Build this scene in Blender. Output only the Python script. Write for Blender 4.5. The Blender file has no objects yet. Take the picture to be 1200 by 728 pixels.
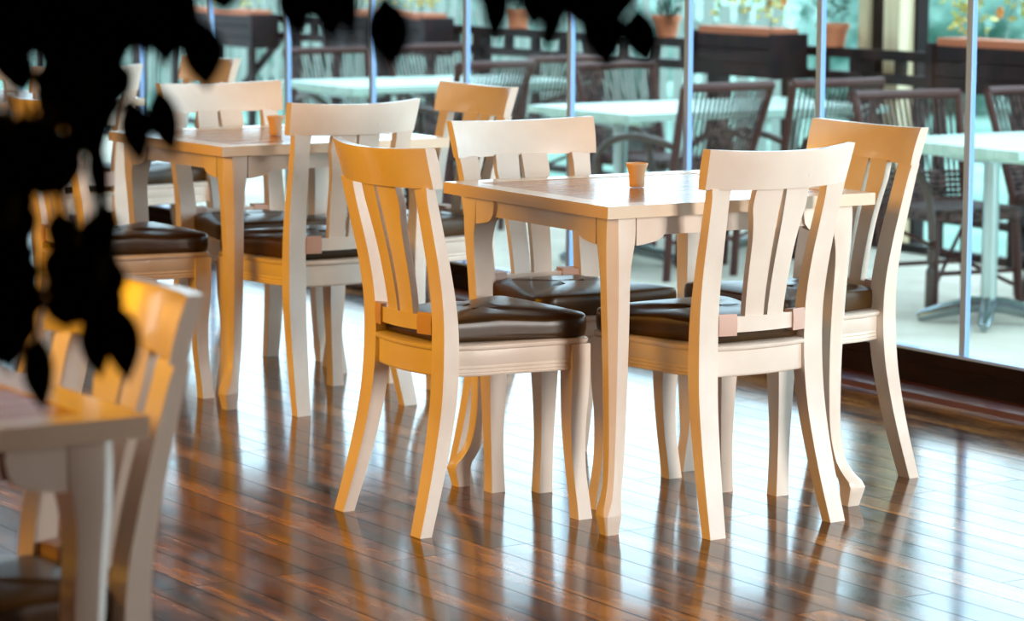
import bpy, bmesh, math, random
from mathutils import Vector, Matrix
S = bpy.context.scene
C = S.collection
PI = math.pi

# ------------------------------------------------------------------ camera, sky, light, exposure
WALLX = 5.644                      # plane of the folding glass wall
YAW, PITCH, ROLL = math.atan2(.53904, .84228), .1305, .0051
cam_d = bpy.data.cameras.new('camera')
cam = bpy.data.objects.new('camera', cam_d)
C.objects.link(cam)
cam.matrix_world = Matrix.Translation((0, 0, 1.3696)) @ Matrix.Rotation(-YAW, 4, 'Z') @ \
    Matrix.Rotation(PI / 2 - PITCH, 4, 'X') @ Matrix.Rotation(ROLL, 4, 'Z')
cam_d.sensor_width = 36
cam_d.lens = 3439.2 / 1200 * 36
cam_d.clip_end = 300
cam_d.dof.use_dof = True
cam_d.dof.focus_distance = 6.75
cam_d.dof.aperture_fstop = 4.8
S.camera = cam

world = bpy.data.worlds.new('sky')
S.world = world
world.use_nodes = True
wb = world.node_tree.nodes['Background']
wb.inputs[0].default_value = (.74, .89, 1.0, 1)
wb.inputs[1].default_value = 4.8


def area(name, loc, target, sx, sy, power, col):
    l = bpy.data.lights.new(name, 'AREA')
    l.shape = 'RECTANGLE'; l.size = sx; l.size_y = sy; l.energy = power; l.color = col
    o = bpy.data.objects.new(name, l); C.objects.link(o)
    o.location = loc
    o.rotation_euler = (Vector(target) - Vector(loc)).to_track_quat('-Z', 'Y').to_euler()
    return o


# daylight through the windows of the room's near end (behind the camera, to the right)
near = area('daylight_near_windows', (4.9, -1.2, 1.7), (4.5, 6.5, .75), 1.3, 2.0, 74, (1.0, .955, .91))
near.data.spread = math.radians(75)
# warm lamps along the left side of the room
area('warm_lamps_left', (-.8, 6.6, 2.0), (4.0, 6.2, .6), 4.0, 1.0, 195, (1.0, .45, .008))
# daylight from a window further along the left side
area('daylight_left_window', (-.8, 11.5, 1.7), (3.8, 6.4, .7), 2.2, 1.4, 42, (1.0, .88, .82))

S.view_settings.view_transform = 'Standard'
S.view_settings.look = 'None'
S.view_settings.exposure = 0.0
S.view_settings.gamma = 1
S.view_settings.use_curve_mapping = False

# ------------------------------------------------------------------ materials
def mat(name, col, rough=.5, metal=0, spec=.5, coat=0):
    m = bpy.data.materials.new(name); m.use_nodes = True
    b = m.node_tree.nodes['Principled BSDF']
    b.inputs['Base Color'].default_value = (*col, 1)
    b.inputs['Roughness'].default_value = rough
    b.inputs['Metallic'].default_value = metal
    b.inputs['Specular IOR Level'].default_value = spec
    b.inputs['Coat Weight'].default_value = coat
    b.inputs['Coat Roughness'].default_value = .08
    return m


def N(m, t, **kw):
    n = m.node_tree.nodes.new(t)
    for k, v in kw.items(): setattr(n, k, v)
    return n


def noise_mix(m, c1, c2, scale=(1, 1, 1), nscale=8, lo=.4, hi=.6, detail=6, rough=None, bump=0):
    """base colour = noise-driven mix of two colours, in object space"""
    nt = m.node_tree; L = nt.links.new; b = nt.nodes['Principled BSDF']
    tc = N(m, 'ShaderNodeTexCoord'); mp = N(m, 'ShaderNodeMapping'); mp.inputs['Scale'].default_value = scale
    no = N(m, 'ShaderNodeTexNoise'); no.inputs['Scale'].default_value = nscale; no.inputs['Detail'].default_value = detail
    rp = N(m, 'ShaderNodeValToRGB')
    rp.color_ramp.elements[0].position = lo; rp.color_ramp.elements[0].color = (*c1, 1)
    rp.color_ramp.elements[1].position = hi; rp.color_ramp.elements[1].color = (*c2, 1)
    L(tc.outputs['Object'], mp.inputs[0]); L(mp.outputs[0], no.inputs[0]); L(no.outputs[0], rp.inputs[0])
    L(rp.outputs[0], b.inputs['Base Color'])
    if bump:
        bp = N(m, 'ShaderNodeBump'); bp.inputs['Strength'].default_value = bump; bp.inputs['Distance'].default_value = .003
        L(no.outputs[0], bp.inputs['Height']); L(bp.outputs[0], b.inputs['Normal'])
    return m


M = {}
CREAM = (.78, .69, .58)
# cream lacquer with small chipped, scuffed spots
m = M['cream'] = mat('cream_lacquer', CREAM, .34, coat=.25)
nt = m.node_tree; L = nt.links.new; b = nt.nodes['Principled BSDF']
tc = N(m, 'ShaderNodeTexCoord')
n1 = N(m, 'ShaderNodeTexNoise'); n1.inputs['Scale'].default_value = 46; n1.inputs['Detail'].default_value = 7; n1.inputs['Roughness'].default_value = .7
r1 = N(m, 'ShaderNodeValToRGB'); r1.color_ramp.elements[0].position = .705; r1.color_ramp.elements[1].position = .74
n2 = N(m, 'ShaderNodeTexNoise'); n2.inputs['Scale'].default_value = 5; n2.inputs['Detail'].default_value = 4
r2 = N(m, 'ShaderNodeValToRGB'); r2.color_ramp.elements[0].color = (.74, .62, .52, 1); r2.color_ramp.elements[1].color = (.84, .74, .64, 1)
r2.color_ramp.elements[0].position = .35; r2.color_ramp.elements[1].position = .65
mx = N(m, 'ShaderNodeMix', data_type='RGBA'); mx.inputs['B'].default_value = (.16, .09, .05, 1)
for n in (n1, n2): L(tc.outputs['Object'], n.inputs[0])
L(n1.outputs[0], r1.inputs[0]); L(n2.outputs[0], r2.inputs[0])
L(r2.outputs[0], mx.inputs['A']); L(r1.outputs[0], mx.inputs['Factor']); L(mx.outputs['Result'], b.inputs['Base Color'])

M['top_inlay'] = noise_mix(mat('tabletop_panel', (.45, .2, .08), .22, spec=.35), (.42, .14, .03), (.62, .30, .11), (2, 26, 1), 3, .38, .62)
M['cushion'] = noise_mix(mat('brown_leather', (.05, .025, .012), .3, spec=.3), (.030, .014, .004), (.075, .036, .010), (1, 1, 1), 9, .3, .7, bump=.3)
M['strap'] = mat('tan_leather_strap', (.62, .40, .32), .5)
M['cup'] = mat('beech_cup', (.80, .52, .30), .4)
M['dark_wood'] = noise_mix(mat('dark_brown_stained_wood', (.02, .01, .008), .4, spec=.1), (.006, .003, .002), (.016, .006, .004), (1, .2, 1), 12)
M['skirting'] = noise_mix(mat('red_brown_skirting_wood', (.1, .03, .012), .3, coat=.3), (.06, .014, .006), (.16, .05, .02), (1, .06, 1), 10)
M['alu'] = mat('pale_blue_aluminium', (.36, .56, 1.0), .35, 0)
M['steel'] = mat('brushed_steel', (.30, .36, .38), .25, .9)
M['wall'] = mat('warm_brown_wall', (.20, .11, .06), .8)
M['ceiling'] = mat('brown_board_ceiling', (.26, .17, .10), .7)
M['terrace'] = noise_mix(mat('terrace_concrete', (.5, .46, .38), .8), (.58, .52, .42), (.78, .72, .60), (1, 1, 1), 2.5, .3, .7)
M['rattan'] = noise_mix(mat('dark_rattan', (.06, .03, .025), .6, spec=.2), (.022, .010, .010), (.12, .07, .065), (1, 1, 1), 30)
M['rattan_tube'] = mat('rattan_frame', (.07, .022, .018), .5, spec=.3)
M['hoop'] = mat('weathered_cane_hoop', (.07, .045, .035), .4)
M['mint'] = noise_mix(mat('pale_mint_table_paint', (.62, .80, .70), .35), (.48, .68, .58), (.60, .78, .69), (1, 12, 1), 2)
M['rail'] = noise_mix(mat('dark_rail_wood', (.05, .025, .02), .6, spec=.2), (.008, .004, .005), (.024, .009, .009), (1, 1, 1), 6)
M['planter'] = noise_mix(mat('dark_planter_wood', (.04, .02, .02), .6, spec=.2), (.007, .003, .005), (.022, .007, .009), (1, 1, 1), 8)
M['terracotta'] = mat('terracotta', (.55, .16, .07), .7)
M['timber'] = noise_mix(mat('cream_timber_post', (.62, .52, .36), .6), (.62, .47, .29), (.82, .66, .44), (6, 6, .4), 3)
M['grass'] = noise_mix(mat('lawn', (.16, .34, .12), .9), (.10, .22, .17), (.26, .40, .32), (1, 1, 1), .6, .35, .65)
M['bush'] = noise_mix(mat('bush_leaves', (.1, .3, .2), .7), (.03, .12, .09), (.26, .42, .36), (1, 1, 1), 3, .35, .65)
M['yellow_leaf'] = noise_mix(mat('yellow_green_leaves', (.5, .5, .1), .6), (.38, .46, .10), (.78, .62, .22), (1, 1, 1), 9)
M['flower'] = mat('orange_flower', (.85, .30, .06), .6)
M['picket'] = mat('pale_fence_boards', (.28, .32, .28), .7)
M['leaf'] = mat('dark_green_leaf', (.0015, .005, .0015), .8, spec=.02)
M['bark'] = mat('dark_bark', (.012, .008, .006), .9, spec=.2)
M['pot'] = mat('dark_clay_pot', (.05, .025, .015), .6)
M['white_wall'] = mat('white_render', (.8, .8, .8), .8)

# varnished plank floor: boards run along Y
m = M['floor'] = mat('varnished_plank_floor', (.1, .04, .02), .17, coat=0)
nt = m.node_tree; L = nt.links.new; b = nt.nodes['Principled BSDF']
tc = N(m, 'ShaderNodeTexCoord'); mp = N(m, 'ShaderNodeMapping'); mp.inputs['Rotation'].default_value = (0, 0, PI / 2)
L(tc.outputs['Object'], mp.inputs[0])
br = N(m, 'ShaderNodeTexBrick', offset=.37, offset_frequency=3)
br.inputs['Scale'].default_value = 1; br.inputs['Brick Width'].default_value = 1.35; br.inputs['Row Height'].default_value = .092
br.inputs['Mortar Size'].default_value = .0030; br.inputs['Mortar Smooth'].default_value = .1; br.inputs['Bias'].default_value = 0
br.inputs['Color1'].default_value = (0, 0, 0, 1); br.inputs['Color2'].default_value = (1, 1, 1, 1); br.inputs['Mortar'].default_value = (.5, .5, .5, 1)
L(mp.outputs[0], br.inputs[0])
mp2 = N(m, 'ShaderNodeMapping'); mp2.inputs['Scale'].default_value = (9, 1.3, 1)
L(tc.outputs['Object'], mp2.inputs[0])
g = N(m, 'ShaderNodeTexNoise'); g.inputs['Scale'].default_value = 2.2; g.inputs['Detail'].default_value = 8; g.inputs['Roughness'].default_value = .65
ad = N(m, 'ShaderNodeVectorMath', operation='ADD')
L(mp2.outputs[0], ad.inputs[0]); L(br.outputs['Color'], ad.inputs[1]); L(ad.outputs[0], g.inputs[0])
mm = N(m, 'ShaderNodeMath', operation='MULTIPLY'); mm.inputs[1].default_value = .25
sp = N(m, 'ShaderNodeSeparateColor'); L(br.outputs['Color'], sp.inputs[0]); L(sp.outputs[0], mm.inputs[0])
m3 = N(m, 'ShaderNodeMath', operation='MULTIPLY_ADD'); m3.inputs[1].default_value = 1.15; L(g.outputs[0], m3.inputs[0]); L(mm.outputs[0], m3.inputs[2])
rp = N(m, 'ShaderNodeValToRGB'); L(m3.outputs[0], rp.inputs[0])
e = rp.color_ramp.elements
e[0].position = .50; e[0].color = (.010, .004, .002, 1)
e[1].position = .88; e[1].color = (.36, .15, .035, 1)
x = e.new(.60); x.color = (.045, .013, .005, 1)
x = e.new(.70); x.color = (.15, .052, .013, 1)
# worn pale streaks
n3 = N(m, 'ShaderNodeTexNoise'); n3.inputs['Scale'].default_value = 3.1; n3.inputs['Detail'].default_value = 9; n3.inputs['Roughness'].default_value = .75
mp3 = N(m, 'ShaderNodeMapping'); mp3.inputs['Scale'].default_value = (4, 1.2, 1); mp3.inputs['Location'].default_value = (3, 1, 0)
L(tc.outputs['Object'], mp3.inputs[0]); L(mp3.outputs[0], n3.inputs[0])
r3 = N(m, 'ShaderNodeValToRGB'); r3.color_ramp.elements[0].position = .56; r3.color_ramp.elements[1].position = .70; L(n3.outputs[0], r3.inputs[0])
r3.color_ramp.elements[1].color = (.6, .6, .6, 1)
mx = N(m, 'ShaderNodeMix', data_type='RGBA'); mx.inputs['B'].default_value = (.27, .16, .09, 1)
L(rp.outputs[0], mx.inputs['A']); L(r3.outputs[0], mx.inputs['Factor'])
mo = N(m, 'ShaderNodeMix', data_type='RGBA'); mo.inputs['B'].default_value = (.006, .003, .002, 1)
L(mx.outputs['Result'], mo.inputs['A']); L(br.outputs['Fac'], mo.inputs['Factor']); L(mo.outputs['Result'], b.inputs['Base Color'])
rr = N(m, 'ShaderNodeMapRange'); rr.inputs[1].default_value = .3; rr.inputs[2].default_value = .7; rr.inputs[3].default_value = .09; rr.inputs[4].default_value = .18
L(n3.outputs[0], rr.inputs[0]); L(rr.outputs[0], b.inputs['Roughness'])
sf = N(m, 'ShaderNodeMapRange'); sf.inputs[3].default_value = .5; sf.inputs[4].default_value = .12
L(br.outputs['Fac'], sf.inputs[0]); L(sf.outputs[0], b.inputs['Specular IOR Level'])
bp = N(m, 'ShaderNodeBump', invert=True); bp.inputs['Strength'].default_value = .25; bp.inputs['Distance'].default_value = .001
L(br.outputs['Fac'], bp.inputs['Height']); L(bp.outputs[0], b.inputs['Normal'])

# glass: clear with a faint cyan tint, reflecting by Fresnel
m = M['glass'] = bpy.data.materials.new('clear_glass'); m.use_nodes = True
nt = m.node_tree; L = nt.links.new; nt.nodes.remove(nt.nodes['Principled BSDF'])
tr = N(m, 'ShaderNodeBsdfTransparent'); tr.inputs[0].default_value = (.90, .985, 1.0, 1)
gl = N(m, 'ShaderNodeBsdfGlossy'); gl.inputs['Roughness'].default_value = .03
df = N(m, 'ShaderNodeBsdfDiffuse'); df.inputs[0].default_value = (.75, .85, .95, 1)
fr = N(m, 'ShaderNodeFresnel'); ge = N(m, 'ShaderNodeNewGeometry')
io = N(m, 'ShaderNodeMapRange'); io.inputs[3].default_value = 1.16; io.inputs[4].default_value = 1 / 1.16
L(ge.outputs['Backfacing'], io.inputs[0]); L(io.outputs[0], fr.inputs[0])      # same index seen from either side of the pane
ms = N(m, 'ShaderNodeMixShader'); ms2 = N(m, 'ShaderNodeMixShader')
tc = N(m, 'ShaderNodeTexCoord'); sm = N(m, 'ShaderNodeTexNoise'); sm.inputs['Scale'].default_value = 4; sm.inputs['Detail'].default_value = 9
sr = N(m, 'ShaderNodeMapRange'); sr.inputs[1].default_value = .52; sr.inputs[2].default_value = .75; sr.inputs[3].default_value = .004; sr.inputs[4].default_value = .035
L(tc.outputs['Object'], sm.inputs[0]); L(sm.outputs[0], sr.inputs[0])
L(sr.outputs[0], ms2.inputs[0]); L(tr.outputs[0], ms2.inputs[1]); L(df.outputs[0], ms2.inputs[2])
L(fr.outputs[0], ms.inputs[0]); L(ms2.outputs[0], ms.inputs[1]); L(gl.outputs[0], ms.inputs[2])
L(ms.outputs[0], nt.nodes['Material Output'].inputs[0])


# ------------------------------------------------------------------ mesh helpers
def obj(name, bm, m, parent=None, smooth=True, angle=35):
    bmesh.ops.recalc_face_normals(bm, faces=bm.faces[:])
    me = bpy.data.meshes.new(name); bm.to_mesh(me); bm.free()
    if smooth:
        me.polygons.foreach_set('use_smooth', [True] * len(me.polygons))
        me.set_sharp_from_angle(angle=math.radians(angle))
    me.materials.append(m)
    o = bpy.data.objects.new(name, me); C.objects.link(o)
    if parent: o.parent = parent
    return o


def bevel(bm, w=.003, seg=2, ang=35):
    es = [e for e in bm.edges if len(e.link_faces) == 2 and e.calc_face_angle(0) > math.radians(ang)]
    if es: bmesh.ops.bevel(bm, geom=es, offset=w, segments=seg, profile=.6, affect='EDGES', clamp_overlap=True)
    return bm


def box(bm, x0, x1, y0, y1, z0, z1):
    v = [bm.verts.new(p) for p in ((x0, y0, z0), (x1, y0, z0), (x1, y1, z0), (x0, y1, z0), (x0, y0, z1), (x1, y0, z1), (x1, y1, z1), (x0, y1, z1))]
    for f in ((0, 3, 2, 1), (4, 5, 6, 7), (0, 1, 5, 4), (1, 2, 6, 5), (2, 3, 7, 6), (3, 0, 4, 7)):
        bm.faces.new([v[i] for i in f])
    return bm


def loft(bm, rings, cap=True):
    vr = [[bm.verts.new(p) for p in r] for r in rings]
    n = len(rings[0])
    for a, b_ in zip(vr, vr[1:]):
        for i in range(n):
            bm.faces.new((a[i], a[(i + 1) % n], b_[(i + 1) % n], b_[i]))
    if cap:
        bm.faces.new(vr[0][::-1]); bm.faces.new(vr[-1])
    return bm


def post(bm, secs):
    """vertical member: sections (cx, cy, z, width_x, depth_y)"""
    return loft(bm, [[(cx - w / 2, cy - d / 2, z), (cx + w / 2, cy - d / 2, z), (cx + w / 2, cy + d / 2, z), (cx - w / 2, cy + d / 2, z)]
                     for cx, cy, z, w, d in secs])


def interp(tab, t):
    if t <= tab[0][0]: return tab[0][1:]
    for a, b_ in zip(tab, tab[1:]):
        if t <= b_[0]:
            k = (t - a[0]) / (b_[0] - a[0]); k = k * k * (3 - 2 * k) * .35 + k * .65
            return tuple(p + (q - p) * k for p, q in zip(a[1:], b_[1:]))
    return tab[-1][1:]


def cat(tab, z):
    """Catmull-Rom interpolation of a table (z, v...)"""
    n = len(tab)
    if z <= tab[0][0]: return tab[0][1:]
    if z >= tab[-1][0]: return tab[-1][1:]
    for i in range(n - 1):
        if z <= tab[i + 1][0]:
            p1, p2 = tab[i], tab[i + 1]; p0 = tab[max(i - 1, 0)]; p3 = tab[min(i + 2, n - 1)]
            h = p2[0] - p1[0]; t = (z - p1[0]) / h; out = []
            for k in range(1, len(p1)):
                m1 = (p2[k] - p0[k]) / (p2[0] - p0[0]) * h; m2 = (p3[k] - p1[k]) / (p3[0] - p1[0]) * h
                out.append((2 * t**3 - 3 * t**2 + 1) * p1[k] + (t**3 - 2 * t**2 + t) * m1 + (-2 * t**3 + 3 * t**2) * p2[k] + (t**3 - t**2) * m2)
            return tuple(out)


def tube(bm, pts, r, n=8, cap=True):
    rings = []
    pts = [Vector(p) for p in pts]
    for i, p in enumerate(pts):
        d = (pts[min(i + 1, len(pts) - 1)] - pts[max(i - 1, 0)]).normalized()
        a = d.cross(Vector((0, 0, 1)));
        if a.length < .2: a = d.cross(Vector((0, 1, 0)))
        a.normalize(); c = d.cross(a)
        rad = r[i] if isinstance(r, (list, tuple)) else r
        rings.append([p + (a * math.cos(2 * PI * k / n) + c * math.sin(2 * PI * k / n)) * rad for k in range(n)])
    return loft(bm, rings, cap)


def empty(name, loc=(0, 0, 0), rz=0):
    o = bpy.data.objects.new(name, None); C.objects.link(o)
    o.location = loc; o.rotation_euler = (0, 0, rz); o.empty_display_size = .1
    return o


def tag(o, label=None, cat_=None, group=None, kind=None):
    for k, v in (('label', label), ('category', cat_), ('group', group), ('kind', kind)):
        if v: o[k] = v
    return o


def kids(o): return [c for c in bpy.data.objects if c.parent == o]


def copy_tree(o, parent=None):
    ch = kids(o)
    c = o.copy(); C.objects.link(c); c.parent = parent
    for k in ch: copy_tree(k, c)
    return c


def struct(name, bm, m, smooth=False):
    return tag(obj(name, bm, m, None, smooth), kind='structure')


# ------------------------------------------------------------------ the room
Y0, Y1 = -2.2, 19.0
XL = -1.0
H = 2.9
struct('floor', box(bmesh.new(), XL, WALLX + .04, Y0, Y1, -.06, 0), M['floor'])
struct('ceiling', box(bmesh.new(), XL, WALLX + .2, Y0, Y1, H, H + .1), M['ceiling'])
struct('wall_left', box(bmesh.new(), XL - .12, XL, Y0, Y1, -.06, H), M['wall'])
struct('wall_far', box(bmesh.new(), XL - .12, WALLX + .2, Y1, Y1 + .12, -.06, H), M['wall'])
struct('wall_near', box(bmesh.new(), XL - .12, WALLX + .2, Y0 - .12, Y0, -.06, H), M['wall'])
# low dark kick wall below the glass, stepped, with a red-brown skirting board
bm = bmesh.new(); box(bm, WALLX - .012, WALLX + .07, Y0, Y1, 0.0, .092)
box(bm, WALLX - .004, WALLX + .07, Y0, Y1, .092, .128)
struct('wall_right', bevel(bm, .002, 1), M['dark_wood'])
bm = loft(bmesh.new(), [[(WALLX - .075, y, 0), (WALLX - .012, y, 0), (WALLX - .012, y, .034), (WALLX - .03, y, .03), (WALLX - .06, y, .014)] for y in (Y0, Y1)])
struct('baseboard_right', bm, M['skirting'])
struct('trim_1', bevel(box(bmesh.new(), WALLX - .006, WALLX + .035, Y0, Y1, .128, .136), .001, 1), M['alu'])     # bottom track
struct('trim_2', box(bmesh.new(), WALLX - .01, WALLX + .05, Y0, Y1, 2.56, H), M['dark_wood'])                    # head beam
k = 0
SP = .6887
YS = 6.40 - 6 * SP                 # the glass starts here; nearer than this a solid light-blocking stretch
struct('wall_right_blocker', box(bmesh.new(), WALLX, WALLX + .12, Y0, YS, .136, H), M['wall'])  # unseen stretch, added to keep outside light off the foreground table
yy = YS
while yy < Y1:
    ya, yb = max(yy, Y0), min(yy + SP, Y1)
    k += 1
    g = empty('window_%d' % k, (WALLX + .012, ya, 0)); tag(g, kind='structure')
    struct_bm = box(bmesh.new(), -.004, .004, .013, yb - ya - .013, .137, 2.56)
    obj('pane', struct_bm, M['glass'], g, False)
    bm = bmesh.new(); box(bm, -.009, .009, 0, .012, .136, 2.56); box(bm, -.009, .009, yb - ya - .012, yb - ya, .136, 2.56)
    obj('edge_profile', bevel(bm, .0015, 1), M['alu'], g, False)
    yy += SP

# ------------------------------------------------------------------ dining chair (local +Y is the way the sitter faces)
REAR = [(0, .178, -.240), (.10, .170, -.212), (.20, .163, -.188), (.30, .158, -.170), (.40, .155, -.163), (.50, .155, -.166),
        (.60, .158, -.182), (.70, .163, -.205), (.80, .168, -.229), (.88, .171, -.249)]
def rear_y(z): return cat(REAR, z)[1]


def make_chair():
    root = empty('dining_chair')
    W = M['cream']
    # seat frame: trapezoid ring profile with a lip and three grooves at the front and sides
    out = []
    for t in range(9):
        u = -1 + t / 4; out.append((-u * .150, -.168 - .022 * (1 - u * u), 0))          # rear, bowed back (right to left)
    out = [(x_, y_, 0) for x_, y_, _ in out]
    side = [(-.178, -.08, 1), (-.196, .12, 1), (-.198, .178, 1)]
    front = [(-.188, .192, 1)] + [(u * .18, .194 + .012 * (1 - u * u), 1) for u in (-.8, -.4, 0, .4, .8)] + [(.188, .192, 1)]
    pts = out + side + front + [(-a, b_, c) for a, b_, c in side[::-1]]
    prof = [(.352, -.012, 0), (.354, -.002, 0), (.3575, 0, 0), (.3605, -.004, 1), (.3635, 0, 1), (.3685, -.0045, 1), (.3725, 0, 1), (.3775, -.0045, 1), (.3815, 0, 1),
            (.4125, 0, 0), (.4145, .006, 0), (.4180, .0095, 0), (.4240, .0095, 0), (.4275, .004, 0), (.4280, -.02, 0)]
    rings = []
    for z, o_, gr in prof:
        r = []
        for (x_, y_, f) in pts:
            d = Vector((x_, y_ - .01)).normalized(); oo = o_ if (not gr or f) else 0
            r.append((x_ + d.x * oo, y_ + d.y * oo, z))
        rings.append(r)
    obj('seat_frame', loft(bmesh.new(), rings), W, root, angle=50)
    # front legs, slightly cabriole, flush with the frame
    for s in (-1, 1):
        tab = [(0, .190, .186, .038, .038), (.03, .188, .184, .036, .036), (.12, .180, .176, .035, .035), (.22, .1765, .1725, .041, .041), (.30, .178, .174, .048, .048), (.355, .1785, .1745, .050, .050), (.4126, .1785, .1745, .050, .050)]
        secs = []
        for i in range(23):
            z = .4126 * i / 22; cx, cy, w_, d_ = cat(tab, z); secs.append((s * cx, cy, z, w_, d_))
        obj('leg', bevel(post(bmesh.new(), secs), .005, 2), W, root)
    # rear posts: sabre leg and raked stile in one piece
    for s in (-1, 1):
        secs = []
        for i in range(34):
            z = .7905 * i / 33; cx, cy = cat(REAR, z)
            w_ = cat([(0, .044), (.12, .048), (.33, .054), (.45, .054), (.6, .053), (.72, .050), (.765, .050), (.785, .054), (.803, .054)], z)[0]
            d_ = cat([(0, .030), (.2, .036), (.4, .040), (.6, .031), (.76, .026), (.803, .021)], z)[0]
            secs.append((s * cx, cy, z, w_, d_))
        obj('back_post', bevel(post(bmesh.new(), secs), .004, 2), W, root)
    # crest rail, bowed backwards and raked, ends flared
    rings = []
    for i in range(25):
        u = -1 + 2 * i / 24
        prof = [(.788, .0125), (.81, .0135), (.84, .0135), (.868, .012), (.8745, .0105)]
        front_, back_ = [], []
        for z, h_ in prof:
            k_ = (z - .788) / .087
            x_ = u * (.205 + .007 * k_)
            yc = -.259 + .046 * u * u - .018 * k_ - .006 * k_ * k_
            zz = z + .006 * u * u * k_ - .002 * (1 - u * u)
            front_.append((x_, yc + h_, zz)); back_.append((x_, yc - h_ - .003 * k_, zz))
        rings.append(front_ + back_[::-1])
    obj('crest_rail', bevel(loft(bmesh.new(), rings), .0022, 2, 40), W, root, angle=40)
    # two waisted centre slats
    for s in (-1, 1):
        rings = []
        for i in range(27):
            z = .478 + (.7905 - .478) * i / 26
            w_ = cat([(.478, .050), (.56, .052), (.66, .056), (.715, .064), (.745, .071), (.80, .071)], z)[0]
            gap = cat([(.478, .0055), (.60, .007), (.72, .0075), (.80, .0045)], z)[0]
            bow = .024
            y_ = rear_y(z) - bow * (.85 + .15 * (z - .478) / .32)
            xs = [gap, gap + w_ / 2, gap + w_]
            f_ = [(s * a, y_ + .0085 + 1.4 * a * a, z) for a in xs]; r_ = [(s * a, y_ - .0085 + 1.4 * a * a, z) for a in xs]
            rings.append(f_ + r_[::-1])
        obj('slat', bevel(loft(bmesh.new(), rings), .002, 1, 50), W, root, angle=50)
    # lower back rail
    rings = []
    for i in range(17):
        u = -1 + 2 * i / 16; x_ = u * .137; yc = -.187 + .022 * u * u
        rings.append([(x_, yc + .011, .456), (x_, yc + .011, .490), (x_, yc - .011, .492), (x_, yc - .011, .456)])
    obj('lower_back_rail', bevel(loft(bmesh.new(), rings), .003, 2), W, root)
    # padded leather cushion, tied to the lower rail with two straps
    base = []
    def arc(cx, cy, r, a0, a1, n=6):
        for i in range(n + 1):
            a = math.radians(a0 + (a1 - a0) * i / n); base.append((cx + r * math.cos(a), cy + r * math.sin(a)))
    arc(-.108, -.132, .03, 270, 180); base.append((-.163, -.02)); base.append((-.186, .09))
    arc(-.160, .160, .045, 180, 90); base.append((-.07, .211)); base.append((.07, .211))
    arc(.160, .160, .045, 90, 0); base.append((.186, .09)); base.append((.163, -.02)); arc(.108, -.132, .03, 0, -90)
    rings = []
    for z, k_, cr in ((.4285, .95, 0), (.4292, .985, 0), (.432, .998, .1), (.445, 1.008, .4), (.460, 1.008, .7), (.4715, 1.0, 1), (.4745, .992, 1), (.4765, .975, 1), (.4805, .90, 1), (.4845, .75, 1), (.4865, .5, 1), (.4870, .2, 1)):
        r = []
        for x_, y_ in base:
            zz = z + cr * (.004 * math.cos(y_ * 30) - .0015 * math.cos(x_ * 26))
            r.append((x_ * k_, (y_ - .02) * k_ + .02, zz))
        rings.append(r)
    cu = obj('cushion', loft(bmesh.new(), rings), M['cushion'], root, angle=60)
    for s in (-1, 1):
        bm = bmesh.new(); xs = [s * (.108 + t) for t in (-.025, -.012, .006, .019)]
        rings = []
        for x_ in xs:
            yc = -.187 + .022 * (x_ / .137)**2
            rings.append([(x_, yc + .03, .452), (x_, yc + .0155, .474), (x_, yc + .0145, .496), (x_, yc - .015, .499), (x_, yc - .0175, .476), (x_, yc - .016, .449)])
        obj('strap', bevel(loft(bm, rings), .005, 3, 50), M['strap'], cu)
    return root


chair0 = make_chair()
T1 = (3.681, 5.359); T2 = (3.739, 7.352); T3 = (.845, 3.345); T5 = (3.80, 9.55)
G1 = 'cream chairs around the toothpick cup table nearest the glass'
spots = [
    (3.576, 5.765, -90.2, 'amber-lit cream chair left of the sharp front table, seen from behind and side', G1),
    (4.059, 5.476, 2.3, 'cream chair with pinkish straps, back to viewer, in front of the sharp front table', G1),
    (4.515, 5.755, 90.5, 'cream chair with bright orange crest rail, right of the front table by the glass', G1),
    (4.056, 6.073, 178.3, 'cream chair facing the viewer behind the front table, brown cushion under the tabletop', G1),
]
d_ = (T2[0] - T1[0], T2[1] - T1[1])
G2 = 'cream chairs around the second table'
spots += [
    (3.62, 7.79, -90.0, 'cream chair left of the second table, its back covered by dark leaves', G2),
    (4.060, 7.42, 2.0, 'cream chair, back to viewer, in front of the second table, behind the amber-lit chair', G2),
    (4.60, 7.76, 90.0, 'cream chair with orange crest rail at the glass side of the second table', G2),
    (4.18, 8.00, 180.0, 'cream chair facing the viewer behind the second table, crest rail behind the orange cup', G2),
]
G3 = 'cream chairs around the far table'
spots += [
    (4.26, 9.66, 2.0, 'cream chair seen from behind between dark leaves, in front of the farthest table', G3),
    (4.73, 9.85, 90.0, 'cream chair whose white crest end shows beside a hanging leaf, by the farthest table', G3),
    (4.20, 10.10, 180.0, 'cream chair on the far side of the farthest table, mostly behind leaves', G3),
]
spots += [(1.49, 3.69, 90.0, 'blurred cream chair in the left foreground beside the orange-topped table', None)]
for i, (x, y, a, lab, grp) in enumerate(spots):
    o = chair0 if i == 0 else copy_tree(chair0)
    o.location = (x, y, 0); o.rotation_euler = (0, 0, math.radians(a))
    tag(o, lab, 'chair', grp)


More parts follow.
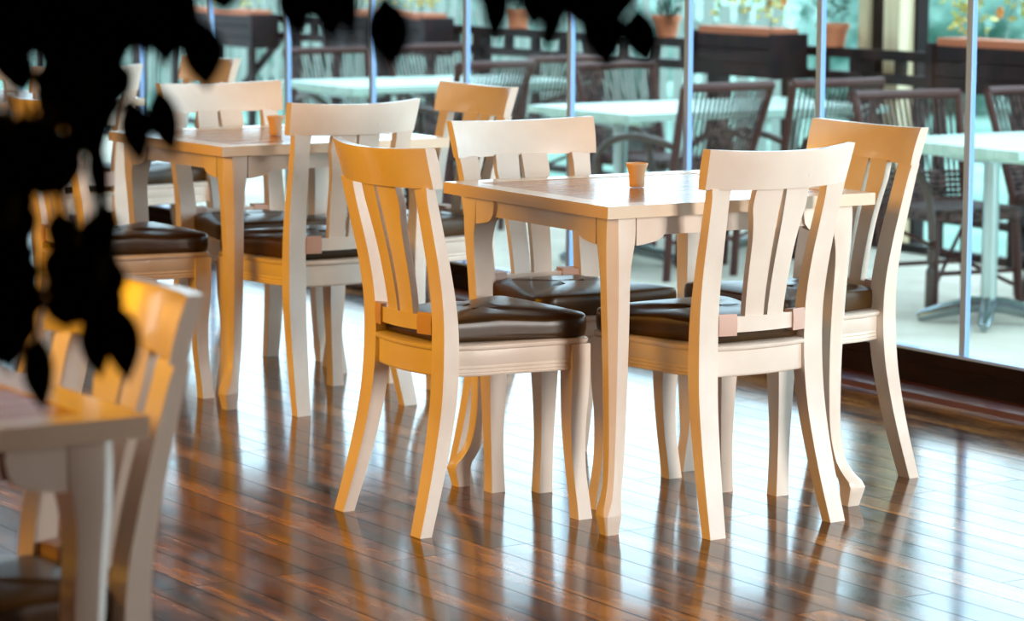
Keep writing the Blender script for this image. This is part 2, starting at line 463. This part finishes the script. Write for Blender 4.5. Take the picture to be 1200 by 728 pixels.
# ------------------------------------------------------------------ tables
def make_table(w=.75, d=.735):
    root = empty('dining_table'); W = M['cream']
    # framed top: border of four mitred boards around an inset panel
    bm = bmesh.new(); bw = .062; z0, z1 = .722, .750
    o_ = [(0, 0), (w, 0), (w, d), (0, d)]; i_ = [(bw, bw), (w - bw, bw), (w - bw, d - bw), (bw, d - bw)]
    for k_ in range(4):
        q = [o_[k_], o_[(k_ + 1) % 4], i_[(k_ + 1) % 4], i_[k_]]
        lo = [bm.verts.new((a, b_, z0)) for a, b_ in q]; hi = [bm.verts.new((a, b_, z1)) for a, b_ in q]
        bm.faces.new(lo[::-1]); bm.faces.new(hi)
        for j in range(4): bm.faces.new((lo[j], lo[(j + 1) % 4], hi[(j + 1) % 4], hi[j]))
    obj('tabletop_frame', bevel(bm, .004, 3), M['cream_top'], root)
    obj('tabletop_panel', bevel(box(bmesh.new(), bw + .0005, w - bw - .0005, bw + .0005, d - bw - .0005, .726, .7485), .0015, 1), M['top_inlay'], root)
    # apron rails set back from the edge
    a0, a1 = .042, .062
    bm = bmesh.new()
    for (x0, x1, y0, y1) in ((.09, w - .09, a0, a1), (.09, w - .09, d - a1, d - a0), (a0, a1, .09, d - .09), (w - a1, w - a0, .09, d - .09)):
        box(bm, x0, x1, y0, y1, .676, .722)
    # bead along the bottom of each rail
    obj('apron', bevel(bm, .002, 2), W, root)
    # cabriole legs with a chamfered outer corner and shaped ears
    for sx in (0, 1):
        for sy in (0, 1):
            def tf(a, b_, z):   # a,b measured inward from the table corner
                return ((w - a) if sx else a, (d - b_) if sy else b_, z)
            tab = [(0, .015, .034, .003), (.022, .010, .039, .004), (.046, .004, .046, .006), (.056, .006, .045, .009), (.075, .020, .039, .011), (.11, .036, .035, .010), (.18, .045, .037, .010),
                   (.28, .046, .041, .012), (.40, .043, .046, .015), (.50, .038, .050, .018), (.58, .033, .053, .020), (.625, .030, .059, .020), (.66, .029, .066, .020), (.69, .029, .068, .019), (.722, .030, .067, .018)]
            rings = []
            for i in range(49):
                z = .722 * i / 48; o1, s_, ch = cat(tab, z)
                a, b_ = o1, o1 + s_; k2 = s_ * .16
                rings.append([tf(a + ch, a, z), tf(b_ - k2, a, z), tf(b_, a + k2 * .4, z), tf(b_, b_, z), tf(a + k2 * .4, b_, z), tf(a, b_ - k2, z), tf(a, a + ch, z)])
            lg = obj('leg', bevel(loft(bmesh.new(), rings), .0035, 2, 28), W, root, angle=30)
            for ax in (0, 1):      # one ear bracket on each side of the leg
                prof = [(.0995, .722), (.0995, .655), (.112, .656), (.132, .659), (.154, .663), (.169, .670), (.179, .682), (.183, .700), (.183, .722)]
                rr_ = []
                for t in (.033, .056):
                    rr_.append([tf(p, t, z) if ax == 0 else tf(t, p, z) for p, z in prof])
                obj('corner_bracket', bevel(loft(bmesh.new(), rr_), .004, 2, 50), W, lg)
    return root


M['cream_top'] = mat('cream_lacquer_top', (.80, .64, .48), .2, coat=.3)
table0 = make_table()
for i, (p, a, lab) in enumerate([
        (T1, -1.5, 'square cream dining table in sharp focus at the centre'),
        (T2, .7, 'second square cream table, left of and behind the sharply focused one'),
        (T5, 0, 'farthest cream dining table at the left, mostly hidden by dark leaves'),
        (T3, 0, 'blurred dining table with orange reflecting top at the lower left edge')]):
    o = table0 if i == 0 else copy_tree(table0)
    o.location = (*p, 0); o.rotation_euler = (0, 0, math.radians(a)); tag(o, lab, 'table', 'cream square dining tables')

# toothpick cups
def lathe(bm, prof, n=28):
    return loft(bm, [[(r * math.cos(2 * PI * k / n), r * math.sin(2 * PI * k / n), z) for k in range(n)] for r, z in prof])
def make_cup():
    bm = lathe(bmesh.new(), [(.0165, 0), (.018, .001), (.0185, .010), (.0190, .028), (.0215, .040), (.0255, .052), (.0268, .056), (.0262, .0575), (.0240, .056), (.0200, .042), (.0165, .028), (.0160, .008), (.002, .007)])
    return obj('toothpick_cup', bm, M['cup'], angle=60)
c0 = make_cup(); c0.location = (4.03, 5.745, .75)
tag(c0, 'small flared wooden cup standing on the sharply focused front table', 'cup', 'small flared cups')
c1 = c0.copy(); C.objects.link(c1); c1.location = (4.093, 7.70, .75)
tag(c1, 'small flared orange cup on the second table, in front of the pale orange crest rail', 'cup', 'small flared cups')

# ------------------------------------------------------------------ terrace beyond the glass
TZ = -.25
struct('terrace_floor', box(bmesh.new(), WALLX + .07, 9.8, -3, 32, TZ - .1, TZ), M['terrace'])
struct('lawn', box(bmesh.new(), 9.8, 120, -40, 160, TZ - .3, TZ - .12), M['grass'])


def make_outdoor_table():
    root = empty('terrace_table')
    w, d = 1.55, .87
    bm = bmesh.new()
    n = 6
    for i in range(n):
        box(bm, 0, w, d * i / n + .0015, d * (i + 1) / n - .0015, .715, .750)
    box(bm, .1, .16, .05, d - .05, .69, .715); box(bm, w - .16, w - .1, .05, d - .05, .69, .715)
    obj('tabletop', bevel(bm, .004, 2), M['mint'], root)
    for x_ in (.25, w - .25):
        bm = tube(bmesh.new(), [(x_, d / 2, .05), (x_, d / 2, .69)], .033, 16)
        box(bm, x_ - .12, x_ + .12, d / 2 - .12, d / 2 + .12, .675, .69)
        pl = obj('pedestal', bm, M['steel_pale'], root)
        bm = bmesh.new()
        for k_ in range(4):
            a = PI / 4 + k_ * PI / 2; c_, s_ = math.cos(a), math.sin(a)
            pts = [(x_ + c_ * r, d / 2 + s_ * r, z) for r, z in ((.0, .085), (.07, .08), (.18, .055), (.26, .032), (.29, .022))]
            tube(bm, pts, [.034, .034, .03, .026, .018], 10)
        obj('star_foot', bm, M['steel'], pl)
    return root


M['steel_pale'] = mat('zinc_column', (.42, .50, .47), .3, .75)
ot = make_outdoor_table()
for i, (x, y, lab) in enumerate([(7.86, 8.60, 'pale mint terrace table nearest, at the right edge behind the glass'),
                                 (7.79, 11.17, 'pale mint terrace table in the middle of the row, above the front table'),
                                 (7.79, 13.76, 'pale mint terrace table farthest left behind the glass, below the hanging leaves')]):
    o = ot if i == 0 else copy_tree(ot)
    o.location = (x, y, TZ); tag(o, lab, 'table', 'mint terrace tables beyond the glass')


def make_rattan():
    root = empty('rattan_chair')
    # back frame: two stiles and a crest tube, raked, widening towards the top
    def bp(u, z): return (u * (.22 + .05 * (z - .42) / .48), -.20 - .30 * (z - .42) - .025 * (1 - u * u), z)
    bm = bmesh.new()
    for s in (-1, 1):
        tube(bm, [(s * .21, -.17, 0), (s * .21, -.185, .2), bp(s, .42), bp(s, .65), bp(s, .90)], .019, 10)
    tube(bm, [bp(u / 5, .898) for u in range(-5, 6)], .022, 10)
    tube(bm, [bp(u / 5, .44) for u in range(-5, 6)], .014, 8)
    obj('back_frame', bm, M['rattan_tube'], root)
    bm = bmesh.new()
    for k_ in range(19):       # woven vertical canes
        u = -.93 + 1.86 * k_ / 18
        p = [bp(u, .44 + .45 * j / 6) for j in range(7)]
        tube(bm, p, .0065, 6)
    for j in range(6):
        z = .455 + .11 * j / 5
        tube(bm, [Vector(bp(u / 4, z)) for u in range(-4, 5)], .009, 6)
    obj('woven_back', bm, M['rattan'], root)
    bm = loft(bmesh.new(), [[(-.21 * k_, -.19 * k_, z), (-.235 * k_, .2 * k_, z), (-.17 * k_, .25 * k_, z), (.17 * k_, .25 * k_, z), (.235 * k_, .2 * k_, z), (.21 * k_, -.19 * k_, z)]
                            for k_, z in ((.97, .40), (1.03, .41), (1.03, .435), (.97, .45))])
    obj('seat', bm, M['rattan'], root)
    for s in (-1, 1):
        obj('leg', tube(bmesh.new(), [(s * .20, .20, .41), (s * .21, .215, .2), (s * .215, .225, 0)], .018, 10), M['rattan_tube'], root)
        # bentwood hoop arm: from the back, over the seat side and down to the floor
        pts = [(s * .235, -.26, .62), (s * .275, -.14, .655), (s * .29, .02, .66), (s * .29, .16, .62), (s * .28, .25, .54), (s * .265, .27, .38), (s * .25, .24, .20), (s * .24, .22, .02)]
        pp = []
        for i in range(29):
            t = i / 28 * 7; pp.append(cat([(j,) + tuple(q) for j, q in enumerate(pts)], t))
        obj('hoop_arm', tube(bmesh.new(), pp, .017, 10), M['hoop'], root)
    bm = bmesh.new()
    tube(bm, [(-.2, .2, .18), (.2, .2, .18)], .01, 8); tube(bm, [(-.21, -.18, .18), (.21, -.18, .18)], .01, 8)
    tube(bm, [(-.2, .2, .12), (.21, -.18, .36)], .009, 8); tube(bm, [(.2, .2, .12), (-.21, -.18, .36)], .009, 8)
    obj('stretcher', bm, M['rattan_tube'], root)
    return root


rc = make_rattan()
RS = [(8.29, 9.50, 173, 'dark rattan armchair behind the nearest mint table, just right of the pale post'),
      (9.06, 9.50, 177, 'dark rattan armchair cut by the right edge, behind the nearest mint table'),
      (8.00, 11.08, 6, 'dark rattan armchair with its back to the glass, directly above the front chair'),
      (8.68, 11.10, 1, 'dark rattan armchair whose back is crossed by a glass edge, left of the pale post'),
      (8.75, 12.30, 186, 'dark rattan armchair on the far side of the middle mint table, beneath the flower box'),
      (8.15, 13.35, 12, 'dark rattan armchair seen greyish from behind, above the second table chair crest'),
      (8.88, 13.75, 8, 'dark rattan armchair beneath the dark leaves, right of the greyish one'),
      (8.25, 14.55, 180, 'dark rattan armchair behind the farthest mint table, left one'),
      (9.02, 14.70, 182, 'dark rattan armchair behind the farthest mint table, right one')]
for i, (x, y, a, lab) in enumerate(RS):
    o = rc if i == 0 else copy_tree(rc)
    o.location = (x, y, TZ); o.rotation_euler = (0, 0, math.radians(a)); tag(o, lab, 'chair', 'dark rattan armchairs on the terrace')

# railing with posts and boards
RX = 9.6
rail = empty('terrace_railing', (RX, 8, TZ))
bm = bmesh.new()
for z0, z1 in ((.955, 1.005), (.835, .885), (.17, .21), (.0, .04)): box(bm, -.03, .03, -2.5, 14.5, z0, z1)
obj('rail_board', bevel(bm, .004, 1), M['rail'], rail)
y = -2.4
while y < 14.5:
    bm = box(bmesh.new(), -.045, .045, y - .045, y + .045, 0, .955)
    obj('railing_post', bevel(bm, .004, 1), M['rail'], rail)
    bm = bmesh.new(); [box(bm, -.02, .02, y + k_, y + k_ + .06, .885, .955) for k_ in (.28, .58, .88)]; box(bm, -.02, .02, y + .58, y + .64, .04, .835)
    obj('baluster', bm, M['rail'], rail)
    y += 1.22
obj('diagonal_brace', tube(bmesh.new(), [(.06, 10.1, .83), (.06, 10.75, .42), (.06, 11.2, .15)], .03, 6), M['rail'], rail)
tag(rail, 'dark brown wooden railing running along the far side of the terrace', 'railing')


def rnd(a, b_): return random.uniform(a, b_)


def leaf_cloud(bm, n, fn, size):
    for _ in range(n):
        p, s = fn(); s *= size
        d = Vector((rnd(-1, 1), rnd(-1, 1), rnd(-.6, 1))).normalized(); a = d.cross(Vector((rnd(-1, 1), rnd(-1, 1), rnd(-1, 1)))).normalized(); up = d.cross(a) * .12 * s
        v = [bm.verts.new(q) for q in (p, p + d * s * .5 + a * s * .28 + up, p + d * s, p + d * s * .5 - a * s * .28 + up)]
        bm.faces.new(v)


random.seed(4)
def planter(y0, y1, zt, lab, flowers=True, x=RX - .16, zbox=.225, dens=1.0, hgt=.42):
    L_ = y1 - y0
    root = empty('planter_box', (x, y0, TZ + zt - zbox)); tag(root, lab, 'planter', 'flower boxes hung on the railing')
    bm = bmesh.new()
    for k_ in range(3): box(bm, -.11, .09, 0, L_, zbox / 3 * k_ + .003, zbox / 3 * (k_ + 1) - .003)
    box(bm, -.12, .095, -.02, .03, 0, zbox + .01); box(bm, -.12, .095, L_ - .03, L_ + .02, 0, zbox + .01)
    obj('box', bevel(bm, .003, 1), M['planter'], root)
    obj('clay_liner', bevel(box(bmesh.new(), -.09, .07, .03, L_ - .03, zbox - .02, zbox + .035), .005, 1), M['terracotta'], root)
    bm = bmesh.new(); st = bmesh.new()
    ns = int(9 * L_ * dens)
    for s_ in range(ns):
        b0 = Vector((rnd(-.05, .05), rnd(.08, L_ - .08), zbox + .02)); h_ = rnd(.5, 1) * hgt; ti = b0 + Vector((rnd(-.12, .12), rnd(-.12, .12), h_))
        tube(st, [b0, b0.lerp(ti, .5) + Vector((rnd(-.02, .02), rnd(-.02, .02), 0)), ti], .004, 5)
        leaf_cloud(bm, 26, lambda: (b0.lerp(ti, rnd(.25, 1.05)) + Vector((rnd(-.05, .05), rnd(-.05, .05), rnd(-.03, .03))), rnd(.6, 1.2)), .055)
    obj('foliage', bm, M['yellow_leaf'], root, False); obj('stem', st, M['bush'], root)
    if flowers:
        for _ in range(4):
            fb = bmesh.new(); c_ = Vector((rnd(-.08, .06), rnd(.05, L_ - .05), zbox + rnd(.15, hgt)))
            for k_ in range(6):
                a = k_ * PI / 3; d = Vector((-.3, math.cos(a), math.sin(a))).normalized(); e_ = Vector((0, -math.sin(a), math.cos(a)))
                fb.faces.new([fb.verts.new(q) for q in (c_, c_ + d * .02 + e_ * .012, c_ + d * .035, c_ + d * .02 - e_ * .012)])
            obj('flower', fb, M['flower'], root, False)


planter(12.08, 12.80, 1.06, 'dark flower box with yellow-leaved plants on the railing, left of the pale post')
planter(9.98, 10.86, 1.06, 'dark flower box with yellow blossom at the right edge of the photo')
planter(15.6, 16.85, 1.04, 'dark flower box on the railing behind the middle glass panes, above the greyish rattan chair')
planter(17.9, 19.4, 1.0, 'dark flower box farthest left on the railing, above the farthest mint table')

# terracotta pots on the rail
def pot(y, lab, dz=0):
    bm = lathe(bmesh.new(), [(.06, 0), (.075, .09), (.085, .09), (.086, .12), (.076, .12), (.07, .1), (.002, .1)], 20)
    o = obj('terracotta_pot', bm, M['terracotta'], None); o.location = (RX, y, TZ + 1.006 + dz)
    tag(o, lab, 'pot', 'terracotta pots on the railing')
    bm = bmesh.new()
    leaf_cloud(bm, 60, lambda: (Vector((rnd(-.08, .08), rnd(-.08, .08), rnd(.11, .3))), rnd(.6, 1.1)), .06)
    obj('plant', bm, M['bush'], o, False)
pot(13.42, 'terracotta pot with small plant on the railing beside the rightmost hanging leaves')
pot(11.935, 'terracotta pot with a small plant on the railing just left of the pale post')
pot(14.95, 'terracotta pot with a small plant on the railing behind the pointed dark leaves')

# open slatted pergola implied by the post, unseen; added to cut sky light
rf = empty('pergola', (0, 0, 2.72)); tag(rf, kind='structure')
bm = bmesh.new(); x = WALLX + .25
while x < 9.75:
    box(bm, x, x + .09, -3, 32, .12, .16); x += .30
obj('slats', bm, M['rail'], rf, False)
bm = bmesh.new(); y = -2.5
while y < 32:
    box(bm, WALLX + .22, 9.9, y - .04, y + .04, 0, .12); y += 1.1
obj('rafters', bm, M['rail'], rf, False)
# pale timber post pair with a dark post between
PP = empty('pergola_post', (9.69, 11.45, TZ)); tag(PP, 'tall pale timber pergola post with dark uprights, standing by the railing', 'post')
obj('timber_upright', bevel(box(bmesh.new(), 0, .10, .07, .19, 0, 2.96), .006, 2), M['timber'], PP)
obj('narrow_upright', bevel(box(bmesh.new(), 0, .04, .31, .39, 0, 2.96), .005, 2), M['timber'], PP)
obj('dark_upright', bevel(box(bmesh.new(), .02, .07, .195, .305, 0, 2.96), .004, 1), M['rail'], PP)
obj('dark_edge_board', bevel(box(bmesh.new(), .105, .18, .05, .12, 0, 2.96), .004, 1), M['rail'], PP)

# pale boards of the neighbouring fence, beyond the railing at the left
fence = empty('board_fence', (13.2, 17, TZ - .12)); tag(fence, 'pale board fence beyond the railing at the upper left', 'fence')
bm = bmesh.new()
random.seed(9)
y = 0
while y < 14:
    w_ = rnd(.09, .16)
    box(bm, 0, .02, y, y + w_, 0, rnd(1.15, 1.3)); y += w_ + rnd(.04, .12)
box(bm, .02, .06, 0, 14, .3, .38); box(bm, .02, .06, 0, 14, .95, 1.03)
obj('boards', bm, M['picket'], fence, False)


def bush(x, y, r, h, lab, n=900, m='bush', ls=.16):
    root = empty('bush', (x, y, TZ - .12)); tag(root, lab, 'bush', 'bushes in the garden')
    bm = bmesh.new()
    cs = [(Vector((rnd(-.6, .6) * r, rnd(-.6, .6) * r, rnd(.3, .8) * h)), rnd(.35, .6) * r) for _ in range(9)]
    def f():
        c_, rr_ = random.choice(cs); d = Vector((rnd(-1, 1), rnd(-1, 1), rnd(-1, 1))).normalized(); p = c_ + d * rr_ * rnd(.75, 1.05)
        p.z = max(p.z, .03); return p, rnd(.7, 1.3)
    leaf_cloud(bm, n, f, ls)
    for c_, rr_ in cs:
        mtx = Matrix.Translation((c_.x, c_.y, max(c_.z, rr_ * .7))) @ Matrix.Scale(rr_ * .85, 4)
        bmesh.ops.create_icosphere(bm, subdivisions=2, radius=1, matrix=mtx)
    obj('foliage', bm, M[m], root, False)
    bm = bmesh.new()
    for k_ in range(4): tube(bm, [(0, 0, 0), (rnd(-.2, .2) * r, rnd(-.2, .2) * r, h * .3), cs[k_][0]], .03, 6)
    obj('stem', bm, M['bark'], root)


random.seed(21)
BL = ['light green garden bush %s' % s for s in
      ('behind the flower box left of the pale post', 'seen between two glass edges right of the hanging leaves', 'behind the pale board fence at the far left',
       'beyond the railing right of the pale post', 'at the upper right corner behind yellow blossom', 'behind the middle of the railing, above the mint table', 'far back between the leaf tips at the top edge')]
for (x, y, r, h), lab in zip([(18.5, 21.5, 1.3, 1.5), (16.5, 25.0, 1.3, 1.4), (16.5, 34.5, 1.7, 1.6), (20, 18.2, 1.2, 1.5), (21, 15.0, 1.2, 1.3), (15.8, 29.0, 1.4, 1.5), (19.5, 31, 1.7, 1.6)], BL):
    bush(x, y, r, h, lab)

# ------------------------------------------------------------------ foreground tree whose leaves hang into the picture
CAMM = cam.matrix_world.copy()
def at(u, v, dist):
    p = CAMM @ Vector(((u - 600) / 3439.2 * dist, (364 - v) / 3439.2 * dist, -dist)); return p


random.seed(12)
tree = empty('potted_tree', (.12, 2.75, 0)); tag(tree, 'dark leafy tree in the foreground, its leaves hanging over the upper left of the view', 'tree')
inv = Matrix.Translation((-.12, -2.75, 0))
fol = bmesh.new(); tw = bmesh.new()
fwd = (CAMM.to_3x3() @ Vector((0, 0, -1))); rgt = CAMM.to_3x3() @ Vector((1, 0, 0))


def leaf(base, tip, w):
    ax = tip - base; Ln = ax.length; ax.normalize()
    nrm = (-fwd + Vector((rnd(-.3, .3), rnd(-.3, .3), rnd(-.2, .2)))).normalized(); sd = ax.cross(nrm).normalized(); nrm = sd.cross(ax)
    prof = [(0, .02), (.08, .30), (.2, .72), (.35, .97), (.5, 1), (.65, .86), (.8, .55), (.9, .25), (1, .01)]
    rows = []
    for t, k_ in prof:
        c_ = base + ax * Ln * t + nrm * (-.10 * Ln * t * t); h_ = w / 2 * k_
        rows.append([fol.verts.new(inv @ q) for q in (c_ - sd * h_ + nrm * h_ * .25, c_, c_ + sd * h_ + nrm * h_ * .25)])
    for a, b_ in zip(rows, rows[1:]):
        fol.faces.new((a[0], a[1], b_[1], b_[0])); fol.faces.new((a[1], a[2], b_[2], b_[1]))


def hang(u0, v0, u1, v1, w, D=None):
    D = D or rnd(2.45, 2.85)
    b0, t0 = at(u0, v0, D), at(u1, v1, D + rnd(-.02, .02))
    leaf(b0, t0, w * 1.25 / 3439.2 * D)
    tube(tw, [inv @ (b0 + Vector((0, 0, .03)) + rgt * rnd(-.01, .01)), inv @ b0], .0012, 5)
    return b0


for a in [(233, 20, 243, 106, 42), (152, 112, 166, 196, 31), (184, 100, 202, 184, 36), (112, 158, 118, 248, 22), (62, 150, 71, 236, 52), (30, 140, 28, 215, 50),
          (44, 392, 48, 484, 33), (138, 355, 150, 450, 35), (106, 365, 117, 446, 28), (12, 350, 9, 438, 46), (261, -48, 261, 18, 46), (344, -32, 349, 46, 36), (384, -34, 389, 52, 36),
          (412, -24, 410, 56, 18), (450, -8, 460, 86, 44), (582, -34, 580, 52, 30), (628, -34, 626, 37, 34), (656, -8, 638, 64, 22), (705, -12, 710, 83, 44), (746, 6, 758, 80, 36),
          (779, -8, 786, 38, 9), (672, -40, 678, 33, 40), (650, -44, 655, 24, 40), (722, -40, 724, 30, 38), (362, -44, 366, 22, 42), (690, -45, 692, 25, 40), (560, -50, 566, 8, 24),
          (205, -20, 212, 62, 40), (188, 0, 196, 78, 42), (170, 0, 170, 62, 40), (608, -60, 606, 6, 40)]:
    hang(*a)
# denser masses of leaves
def mass(x0, x1, y0, y1, n, ln=78, w=40):
    for _ in range(n):
        u = rnd(x0, x1); v = rnd(y0, y1); a = rnd(-.5, .5); l_ = ln * rnd(.75, 1.1)
        hang(u - math.sin(a) * l_ / 2, v - l_ / 2, u + math.sin(a) * l_ / 2, v + l_ / 2, w * rnd(.8, 1.1))
mass(-20, 206, -30, 26, 170)
mass(58, 132, 35, 125, 70, 70, 38)
mass(-15, 12, 20, 55, 8, 60, 30)
mass(96, 124, 95, 160, 16, 66, 34)
mass(0, 30, 60, 95, 5, 55, 28)
mass(-15, 205, -10, 30, 70, 80, 42)
mass(0, 60, 20, 50, 14, 60, 34)
mass(150, 190, 20, 36, 12, 60, 32)
mass(-10, 64, 160, 205, 40, 66, 38)
mass(-12, 24, 225, 390, 46, 72, 40)
mass(-12, 30, 330, 400, 12, 72, 38)
mass(72, 122, 310, 372, 36, 66, 38)
mass(60, 82, 262, 300, 5, 50, 30)
mass(104, 124, 265, 320, 7, 60, 30)
# twigs and branches carrying them
def branch(pts, r0, r1, D=2.65):
    p = [inv @ at(u, v, D) for u, v in pts]; n = len(p)
    tube(tw, p, [r0 + (r1 - r0) * i / (n - 1) for i in range(n)], 8)
branch([(-170, 150), (-60, 40), (60, 0), (200, -40), (340, -62), (470, -50), (600, -66), (700, -50), (785, -40)], .011, .003)
branch([(-170, 200), (-90, 170), (-10, 180), (60, 165), (110, 150), (150, 118)], .008, .002)
branch([(-170, 260), (-80, 300), (-10, 330), (40, 345), (90, 330), (135, 352)], .008, .002)
branch([(60, 0), (90, 70), (108, 140), (114, 200)], .005, .0015)
branch([(200, -40), (190, 40), (182, 100)], .004, .0012)
branch([(40, 345), (44, 395)], .003, .0012)
branch([(90, 330), (112, 300), (116, 250)], .003, .0012)
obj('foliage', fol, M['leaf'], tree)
# trunk rising from the pot outside the left edge
tk = bmesh.new()
j0 = inv @ at(-170, 200, 2.65)
tube(tk, [(0, 0, .34), (.02, -.01, .7), (j0.x * .7, j0.y * .7, 1.0), (j0.x, j0.y, j0.z - .05), (j0.x + .01, j0.y + .01, j0.z + .45), (j0.x + .03, j0.y, 2.0)], [.03, .027, .023, .02, .015, .008], 10)
obj('trunk', tk, M['bark'], tree)
obj('branches', tw, M['bark'], tree)
obj('pot', lathe(bmesh.new(), [(.13, 0), (.14, .01), (.18, .34), (.20, .34), (.20, .40), (.18, .40), (.17, .36), (.002, .355)], 32), M['pot'], tree)
